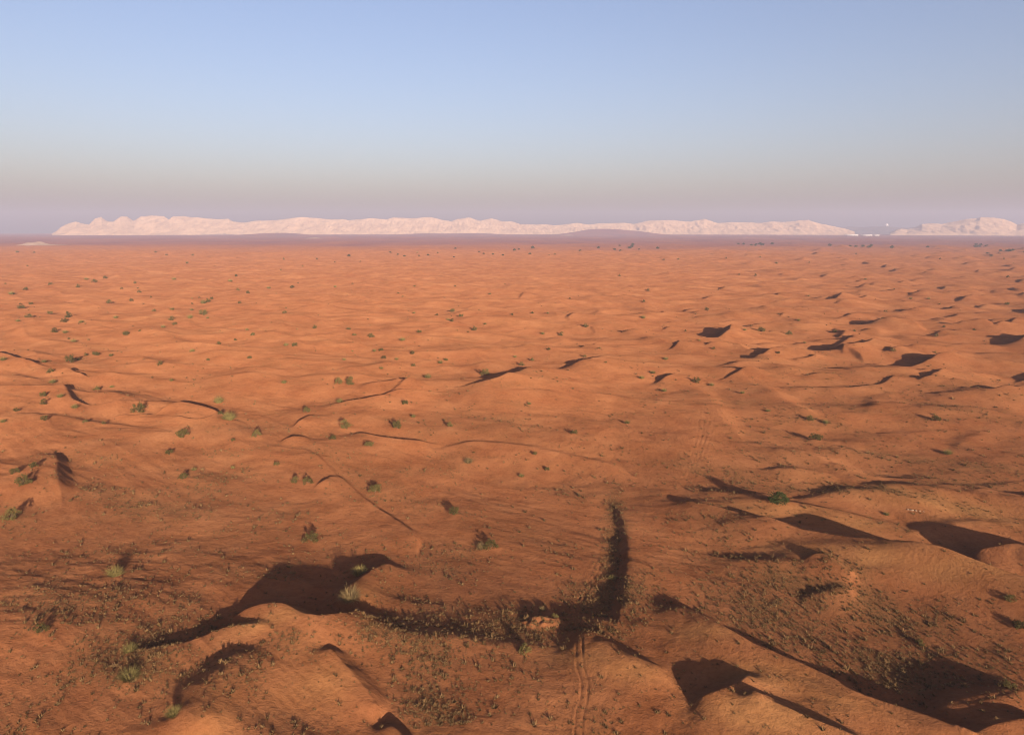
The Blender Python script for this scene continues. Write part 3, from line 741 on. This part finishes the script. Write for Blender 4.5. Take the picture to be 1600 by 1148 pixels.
# ------------------------------------------------------------------ far white buildings in the gap
def box(x0, x1, y0, y1, z0, z1):
    v = [(x0, y0, z0), (x1, y0, z0), (x1, y1, z0), (x0, y1, z0), (x0, y0, z1), (x1, y0, z1), (x1, y1, z1), (x0, y1, z1)]
    f = [(0, 3, 2, 1), (4, 5, 6, 7), (0, 1, 5, 4), (1, 2, 6, 5), (2, 3, 7, 6), (3, 0, 4, 7)]
    return v, f
def building(u, w_px, h_px, label, r=10800.0, dome=False, base=None):
    a = math.atan((u - 800) / 1121.0)
    W, Hh, D = w_px / 1121.0 * r, h_px / 1121.0 * r, 60.0
    x, y = r * math.sin(a), r * math.cos(a)
    e = bpy.data.objects.new('white_building', None); COL.objects.link(e)
    e.location = (x, y, float(height(x, y)) - 1.0 if base is None else base); e.rotation_euler = (0, 0, -a)
    tag(e, label, 'building', 'white buildings between the mountains')
    link('wall', mesh_np('wall', *box(-W / 2, W / 2, 0, D, 0, Hh), M_WHITE), e)
    link('roof', mesh_np('roof', *box(-W / 2 - 2, W / 2 + 2, -2, D + 2, Hh + .01, Hh + 2.0), M_WHITE), e)
    n = max(2, int(W / 30))
    for k in range(n):
        cx = -W / 2 + W * (k + .5) / n
        link('door', mesh_np('door', *box(cx - 5, cx + 5, -.25, -.01, 0.1, Hh * .5), M_DARK), e)
    if dome:
        vv, ff = [], []
        for i in range(7):
            t = i / 6 * math.pi / 2
            for j in range(16):
                p = j / 16 * 2 * math.pi
                vv.append((W * .34 * math.cos(t) * math.cos(p), D / 2 + W * .34 * math.cos(t) * math.sin(p), Hh + 2.02 + W * .34 * math.sin(t)))
        for i in range(6):
            for j in range(16):
                ff.append((i * 16 + j, i * 16 + (j + 1) % 16, (i + 1) * 16 + (j + 1) % 16, (i + 1) * 16 + j))
        link('dome', mesh_np('dome', vv, ff, M_WHITE, True), e)
building(1332, 16, 1.6, 'long low white building left of the pair beyond the plain')
building(1355, 14, 1.5, 'low white building in the middle of the gap beyond the plain')
building(1370, 8, 1.4, 'small white building at the right end of the white row')
building(1385, 4.2, 1.6, 'white domed building on the faint hills above the white row', 15440, True, 146.0)

# ------------------------------------------------------------------ plants: meshes
def blade_fan(rs, n, spread, w, h0, h1, curve=0.5, segs=3, base=0.12):
    vs, fs = [], []
    for k in range(n):
        a = rs.uniform(0, 2 * math.pi); tilt = spread * math.sqrt(rs.random())
        H = rs.uniform(h0, h1) * (1 - .25 * tilt / max(spread, .01))
        bx, by = base * rs.random() * math.cos(a), base * rs.random() * math.sin(a)
        sx, sy = -math.sin(a + rs.uniform(-.8, .8)), math.cos(a + rs.uniform(-.8, .8))
        i0 = len(vs)
        for q in range(segs + 1):
            t = q / segs
            out = H * math.sin(tilt * (1 + curve * t * t)) * t
            z = H * math.cos(tilt * (1 + curve * t * t)) * t
            ww = w * (1 - .85 * t) * .5
            x, y = bx + out * math.cos(a), by + out * math.sin(a)
            vs.append((x - sx * ww, y - sy * ww, z)); vs.append((x + sx * ww, y + sy * ww, z))
        for q in range(segs):
            b = i0 + 2 * q
            fs.append((b, b + 1, b + 3, b + 2))
    return vs, fs

def leafy(rs, n_clump, n_leaf, leaf, flat=0.8, lift=0.10):
    """unit-wide crown: clumps of leaves around an uneven dome"""
    vs, fs = [], []
    for c in range(n_clump):
        a = rs.uniform(0, 2 * math.pi); el = math.asin(rs.uniform(-0.05, 1)); rr = 0.38 * rs.uniform(.45, 1.1)
        cx, cy, cz = rr * math.cos(el) * math.cos(a), rr * math.cos(el) * math.sin(a), lift + flat * rr * 1.5 * math.sin(el)
        cr = rs.uniform(.09, .19)
        for k in range(n_leaf):
            d = np.array([rs.gauss(0, 1), rs.gauss(0, 1), rs.gauss(0, 1)]); d /= np.linalg.norm(d)
            p = np.array([cx, cy, cz]) + d * cr * rs.random() ** .4
            if p[2] < 0.0: p[2] = abs(p[2]) * .3
            t = np.array([rs.gauss(0, 1), rs.gauss(0, 1), rs.gauss(0, 1)]); t /= np.linalg.norm(t)
            b = np.cross(t, d); nb = np.linalg.norm(b); b = b / nb if nb > 1e-6 else np.array([1, 0, 0])
            L = leaf * rs.uniform(.6, 1.4)
            i0 = len(vs)
            vs += [tuple(p - t * L), tuple(p + b * L * .5), tuple(p + t * L), tuple(p - b * L * .5)]
            fs.append((i0, i0 + 1, i0 + 2, i0 + 3))
    return vs, fs

def stems(rs, n, h, w, spread):
    vs, fs = [], []
    for k in range(n):
        a = rs.uniform(0, 2 * math.pi); tl = rs.uniform(.1, spread)
        pts = [(0.02 * math.cos(a), .02 * math.sin(a), -0.06), (.4 * h * math.sin(tl) * math.cos(a), .4 * h * math.sin(tl) * math.sin(a), .5 * h * math.cos(tl)), (h * math.sin(tl) * math.cos(a + .2), h * math.sin(tl) * math.sin(a + .2), h * math.cos(tl))]
        i0 = len(vs)
        for q, p in enumerate(pts):
            r_ = w * (1 - .35 * q)
            for s in range(5):
                b = 2 * math.pi * s / 5
                vs.append((p[0] + r_ * math.cos(b), p[1] + r_ * math.sin(b), p[2]))
        for q in range(2):
            for s in range(5):
                fs.append((i0 + q * 5 + s, i0 + q * 5 + (s + 1) % 5, i0 + q * 5 + 5 + (s + 1) % 5, i0 + q * 5 + 5 + s))
    return vs, fs

PROTO = {'leafy': [], 'broom': [], 'dry': [], 'tree': []}
for q in range(5):
    rs = random.Random(100 + q)
    cr = mesh_np('leafy_crown', *leafy(rs, 17 + 2 * q, 46, .034, .75 + .12 * (q % 3)), M_LEAF)
    st = mesh_np('stems', *stems(rs, 7, .32, .014, .8), M_BARK)
    PROTO['leafy'].append((cr, st))
for q in range(4):
    rs = random.Random(200 + q)
    cr = mesh_np('twig_crown', *blade_fan(rs, 620, 1.05, .017, .34, .66, .25, 3, .2), M_BROOM)
    st = mesh_np('stems', *stems(rs, 9, .26, .014, .9), M_BARK)
    PROTO['broom'].append((cr, st))
for q in range(2):
    rs = random.Random(300 + q)
    cr = mesh_np('dry_twig_crown', *blade_fan(rs, 560, 1.2, .016, .28, .58, .3, 3, .22), M_DRY)
    st = mesh_np('stems', *stems(rs, 9, .24, .014, 1.0), M_BARK)
    PROTO['dry'].append((cr, st))
rs = random.Random(400)
PROTO['tree'].append((mesh_np('tree_crown', *leafy(rs, 40, 60, .03, .85, .22), M_TREE), mesh_np('trunk', *stems(rs, 4, .38, .03, .6), M_BARK)))

def zone_label(u, v):
    side = 'left' if u < 533 else ('middle' if u < 1066 else 'right')
    if v > 640: return 'small green bush on open red sand in the %s middle ground' % side, 'small bushes of the middle ground, %s' % side
    if v > 540: return 'small dark bush among the thin dune shadows, %s part of the picture' % side, 'small bushes among thin dune shadows, %s' % side
    if v > 450: return 'tiny dark bush dotted over the far sand, %s part of the picture' % side, 'tiny bushes on the far sand, %s' % side
    return 'dark speck of a bush on the farthest red sand, %s part of the picture' % side, 'specks of bushes on the farthest sand, %s' % side

PLACES = [(20, 780, 'the bushes at the left edge'), (90, 745, 'the upright slip face at left'), (110, 600, 'the small broken ridges at far left'), (217, 643, 'the dark bush in the ridge notch'), (312, 632, 'the thin black dune shadow left of centre'),
 (285, 680, 'the round dense bush on pale sand'), (470, 650, 'the short dark slip face left of centre'), (475, 750, 'the pair of bushes with black shadows'), (540, 600, 'the left tip of the long thin ridge'), (640, 605, 'the forked dark ridge lines'),
 (620, 683, 'the curved black slip face in the middle'), (790, 585, 'the broad black shadow of the middle dune'), (840, 715, 'the rounded middle ridge'), (910, 565, 'the black dune shadow right of the middle dune'), (1000, 600, 'the red slope left of the faint wheel tracks'),
 (1100, 600, 'the top of the faint wheel tracks'), (1270, 670, 'the dark flat bush on the right slope'), (1200, 550, 'the black slanting dune shadow at right'), (1470, 680, 'the pale slope at right'), (1390, 800, 'the pale stones at right')]
def near_label(u, v, seen={}):
    p = min(PLACES, key=lambda q: (q[0] - u) ** 2 + 2.5 * (q[1] - v) ** 2)
    dx, dy = u - p[0], v - p[1]
    rel = ('right of ' if dx > 0 else 'left of ') if abs(dx) > 1.4 * abs(dy) else ('below ' if dy > 0 else 'above ')
    key = rel + p[2]
    seen[key] = seen.get(key, 0) + 1
    n = ['', 'second ', 'third ', 'fourth ', 'fifth ', 'sixth ', 'seventh ', 'eighth '][min(seen[key] - 1, 7)]
    return n + 'small dark bush ' + key
order_s = sorted([i for i, p in enumerate(plants) if p[4] is None and p[1] > 540], key=lambda i: min((q[0] - plants[i][0]) ** 2 + 2.5 * (q[1] - plants[i][1]) ** 2 for q in PLACES))
for i in order_s:
    plants[i][4] = near_label(plants[i][0], plants[i][1])
for i, (u, v, w, kind, lab, x, y, size) in enumerate(plants):
    cr, st = PROTO[kind][i % len(PROTO[kind])]
    e = bpy.data.objects.new('tree' if kind == 'tree' else 'bush', None); COL.objects.link(e)
    e.location = (x, y, float(height(x, y)) - 0.03 * size)
    e.rotation_euler = (0, 0, random.uniform(0, 6.28))
    sc = size * random.uniform(.95, 1.1)
    e.scale = (sc * random.uniform(.9, 1.15), sc * random.uniform(.9, 1.15), sc * random.uniform(.85, 1.15))
    if lab:
        tag(e, lab, 'tree' if kind == 'tree' else 'bush', None if kind == 'tree' else ('bushes of the near dunes' if i < len(BIG) else 'small bushes of the middle ground'))
    else:
        l_, g_ = zone_label(u, v)
        tag(e, l_, 'bush', g_)
    link('crown', cr, e); link('trunk' if kind == 'tree' else 'stem', st, e)

# far trees along the edge of the red sand
FT = []
for cu, cv, su, sv, n, lab in ((975, 389, 26, 2.2, 9, 'dark far tree in the grove at the sand edge, right of centre'),
                               (1178, 384, 22, 1.6, 8, 'dark far tree in the grove below the striped peak'),
                               (1530, 386, 14, 2, 6, 'dark far tree in the upper grove at the right edge of the sand'),
                               (1560, 395, 18, 1.5, 8, 'dark far tree in the lower grove near the right edge'),
                               (790, 396, 60, 3, 10, 'lone far tree standing on the sand edge at the picture centre'),
                               (620, 399, 60, 3, 8, 'lone far tree standing on the sand edge left of centre'),
                               (1350, 388, 70, 3, 8, 'lone far tree standing on the sand edge at the right')):
    rs = random.Random(int(cu))
    for k in range(n):
        u, v = cu + rs.gauss(0, su) , cv + rs.gauss(0, sv)
        x, y = ground_at(u, v, 0)
        d = math.hypot(x, y)
        size = rs.uniform(4.0, 7.0) / FPX * d
        cr, st = PROTO['tree'][0]
        e = bpy.data.objects.new('tree', None); COL.objects.link(e)
        e.location = (x, y, float(height(x, y)) - .3); e.rotation_euler = (0, 0, rs.uniform(0, 6.28)); e.scale = (size, size, size * rs.uniform(.6, .9))
        tag(e, lab, 'tree', 'far trees: ' + lab)
        link('crown', cr, e); link('trunk', st, e)

# pale stones lying along a scar in the sand at right
def stone(u, v, size, label, seed):
    rs = random.Random(seed)
    vs, fs = [], []
    n, k = 9, 5
    for i in range(k):
        t = -math.pi / 2 + math.pi * i / (k - 1)
        for j in range(n):
            q = size * (.75 + .45 * rs.random())
            vs.append((q * math.cos(t) * math.cos(2 * math.pi * j / n) * 1.5, q * math.cos(t) * math.sin(2 * math.pi * j / n), q * .5 * math.sin(t)))
    for i in range(k - 1):
        for j in range(n):
            fs.append((i * n + j, i * n + (j + 1) % n, (i + 1) * n + (j + 1) % n, (i + 1) * n + j))
    x, y = place(u, v)
    o = link('pale_stone', mesh_np('pale_stone', vs, fs, M_STONE), None, (x, y, float(height(x, y)) + size * .12)); o.rotation_euler = (0, 0, rs.uniform(0, 6))
    tag(o, label, 'stone', 'pale stones on the sand scar')
M_STONE = simple('pale_stone', (0.20, 0.13, 0.085), (0.28, 0.19, 0.13), 2.0)
for q, (u, v, sz, lb) in enumerate(((1419, 796, .34, 'leftmost of the pale stones on the sand scar at right'), (1425, 797, .5, 'largest pale stone on the sand scar at right'), (1431, 797.5, .36, 'pale stone just right of the largest one'),
                                    (1437, 798, .28, 'second pale stone from the right end of the scar'), (1443, 799, .22, 'rightmost and smallest of the pale stones'))):
    stone(u, v, sz, lb, 600 + q)

# ------------------------------------------------------------------ dry grass tufts
MARKS = [(60, 1110, 'in the bottom left corner'), (65, 985, 'around the green bush near the left edge'), (203, 1040, 'around the two stacked broom bushes at lower left'),
 (272, 1117, 'by the lowest bush of the left foreground'), (330, 985, 'in the tuft-lined shadow at lower left'), (410, 1040, 'on the sand right of the soft dune flank'), (480, 1120, 'at the bottom edge on the smooth dune'),
 (600, 980, 'just right of the big black dune shadow'), (640, 1090, 'right of the thin straight slip face at the bottom'), (720, 990, 'on the flat between black shadow and sand hummock'), (760, 1090, 'on the open red flat at bottom centre'),
 (846, 972, 'around the bare sand hummock'), (840, 1060, 'left of the wheel tracks at the bottom'), (955, 930, 'in the dark tufted gully'), (950, 1090, 'right of the wheel tracks at the bottom'), (1060, 1000, 'left of the dark hollow'),
 (1100, 900, 'on the stippled slope right of the gully'), (1200, 960, 'in the densest tufted stretch at right'), (1110, 1110, 'below the dark hollow at bottom right'), (1290, 910, 'around the small double dune at right'), (1300, 1010, 'along the long diagonal crest at lower right'),
 (1430, 960, 'on the speckled slope at far right'), (1400, 1060, 'at the left edge of the large dark dune'), (1540, 1040, 'near the right edge above the large dark dune'), (1280, 1120, 'on the lowest diagonal dune at bottom right'), (1520, 1120, 'in the bottom right corner')]
TUFT = []
for q in range(5):
    rs = random.Random(500 + q)
    vs, fs = blade_fan(rs, 26, 1.0, .16, .45, .85, .3, 2, .22)
    TUFT.append(mesh_np('grass_tuft', vs, fs, M_STRAW))
def scatter_tufts(n_try):
    d_ = R(1) * (4.8 + 34.5 * rng.random(n_try) ** 0.8)
    r = CAM_H / np.tan(d_); a = R(1) * rng.uniform(-42, 42, n_try)
    x, y = r * np.sin(a), r * np.cos(a)
    z = height(x, y)
    u, v = to_px(x, y, z)
    keep = (u > -60) & (u < 1660) & (v < 1200)
    c = cover(x, y)
    i = np.clip(np.searchsorted(RR, r) - 1, 0, NR - 2); j = np.clip(np.searchsorted(AZ, np.degrees(a)) - 1, 0, NA - 2)
    keep &= (SLOPE[i, j] < 24) | ((c > 1.2) & (SLOPE[i, j] < 40))
    keep &= rng.random(n_try) < np.clip(0.035 + 0.62 * c, 0, 1) * np.clip((r / 260) ** 1.0, .35, 1.0)
    x, y, z, r, c = x[keep], y[keep], z[keep], r[keep], c[keep]
    s = np.clip(rng.lognormal(-1.0, 0.52, len(x)), .16, 1.5) * (1 + 0.0018 * np.clip(r - 200, 0, 900))
    return x, y, z, s
tx, ty, tz, ts = scatter_tufts(230000)
tu, tv = to_px(tx, ty, tz)
dist = np.sqrt(tx ** 2 + ty ** 2 + (tz - CAM_H) ** 2)
app = ts / dist * ((tu > 0) & (tu < 1600) & (tv < 1148))
order = np.argsort(-app)
solo, rest = order[:300], order[300:]
for k in solo:
    o = link('grass_tuft', TUFT[int(k) % 5], None, (tx[k], ty[k], tz[k] - .03))
    o.scale = (ts[k], ts[k], ts[k] * random.uniform(.8, 1.15)); o.rotation_euler = (0, 0, random.uniform(0, 6.28))
    u, v = tu[k], tv[k]
    zone = min(MARKS, key=lambda q: (q[0] - u) ** 2 + (q[1] - v) ** 2)[2]
    tag(o, 'larger dry straw tuft ' + zone, 'grass tuft', 'larger tufts ' + zone)

pm = bpy.data.meshes.new('dry_grass')
pts = np.stack([tx[rest], ty[rest], tz[rest] - .03], -1).astype(np.float32)
pm.vertices.add(len(pts)); pm.vertices.foreach_set('co', pts.ravel())
for nm, arr in (('tuft_scale', ts[rest]), ('tuft_turn', rng.uniform(0, 6.28, len(rest)))):
    at = pm.attributes.new(nm, 'FLOAT', 'POINT'); at.data.foreach_set('value', arr.astype(np.float32))
at = pm.attributes.new('tuft_kind', 'INT', 'POINT'); at.data.foreach_set('value', (rng.integers(0, 5, len(rest))).astype(np.int32))
grass = link('dry_grass', pm)
tag(grass, 'countless small dry grass tufts over the red sand', 'grass', None, 'stuff')
src = bpy.data.collections.new('tuft_shapes')
for q, t in enumerate(TUFT):
    src.objects.link(bpy.data.objects.new('tuft_shape_%d' % q, t))
ng = bpy.data.node_groups.new('scatter', 'GeometryNodeTree')
ng.interface.new_socket('Geometry', in_out='INPUT', socket_type='NodeSocketGeometry')
ng.interface.new_socket('Geometry', in_out='OUTPUT', socket_type='NodeSocketGeometry')
N, L = ng.nodes, ng.links
gi, go = N.new('NodeGroupInput'), N.new('NodeGroupOutput')
iop = N.new('GeometryNodeInstanceOnPoints'); ci = N.new('GeometryNodeCollectionInfo')
ci.inputs['Collection'].default_value = src; ci.inputs['Separate Children'].default_value = True; ci.inputs['Reset Children'].default_value = True
def named(nm, ty):
    n = N.new('GeometryNodeInputNamedAttribute'); n.data_type = ty; n.inputs['Name'].default_value = nm
    return n.outputs[0]
cx = N.new('ShaderNodeCombineXYZ'); L.new(named('tuft_turn', 'FLOAT'), cx.inputs['Z'])
m2p = N.new('GeometryNodeMeshToPoints')
L.new(gi.outputs[0], m2p.inputs['Mesh'])
L.new(m2p.outputs[0], iop.inputs['Points']); L.new(ci.outputs[0], iop.inputs['Instance'])
iop.inputs['Pick Instance'].default_value = True
L.new(named('tuft_kind', 'INT'), iop.inputs['Instance Index'])
L.new(cx.outputs[0], iop.inputs['Rotation']); L.new(named('tuft_scale', 'FLOAT'), iop.inputs['Scale'])
L.new(iop.outputs[0], go.inputs[0])
md = grass.modifiers.new('scatter', 'NODES'); md.node_group = ng
print('tufts', len(tx), 'ground verts', NR * NA, 'dunes', len(used))

# ------------------------------------------------------------------ haze: even dusty air round the whole desert
hb = mesh_np('haze', *box(-18600, 18600, -18600, 18600, -40, 520), M_SAND)
hb.materials.clear()
m, nt, N, L = new_mat('dusty_air')
pv = N.new('ShaderNodeVolumePrincipled')
pv.inputs['Color'].default_value = (0.43, 0.44, 0.575, 1)
pv.inputs['Density'].default_value = 8.6e-5
pv.inputs['Anisotropy'].default_value = 0.0
o = N.new('ShaderNodeOutputMaterial'); L.new(pv.outputs[0], o.inputs['Volume'])
hb.materials.append(m)
haze = link('haze', hb)
tag(haze, 'thin dusty haze over the whole desert', None, None, 'stuff')
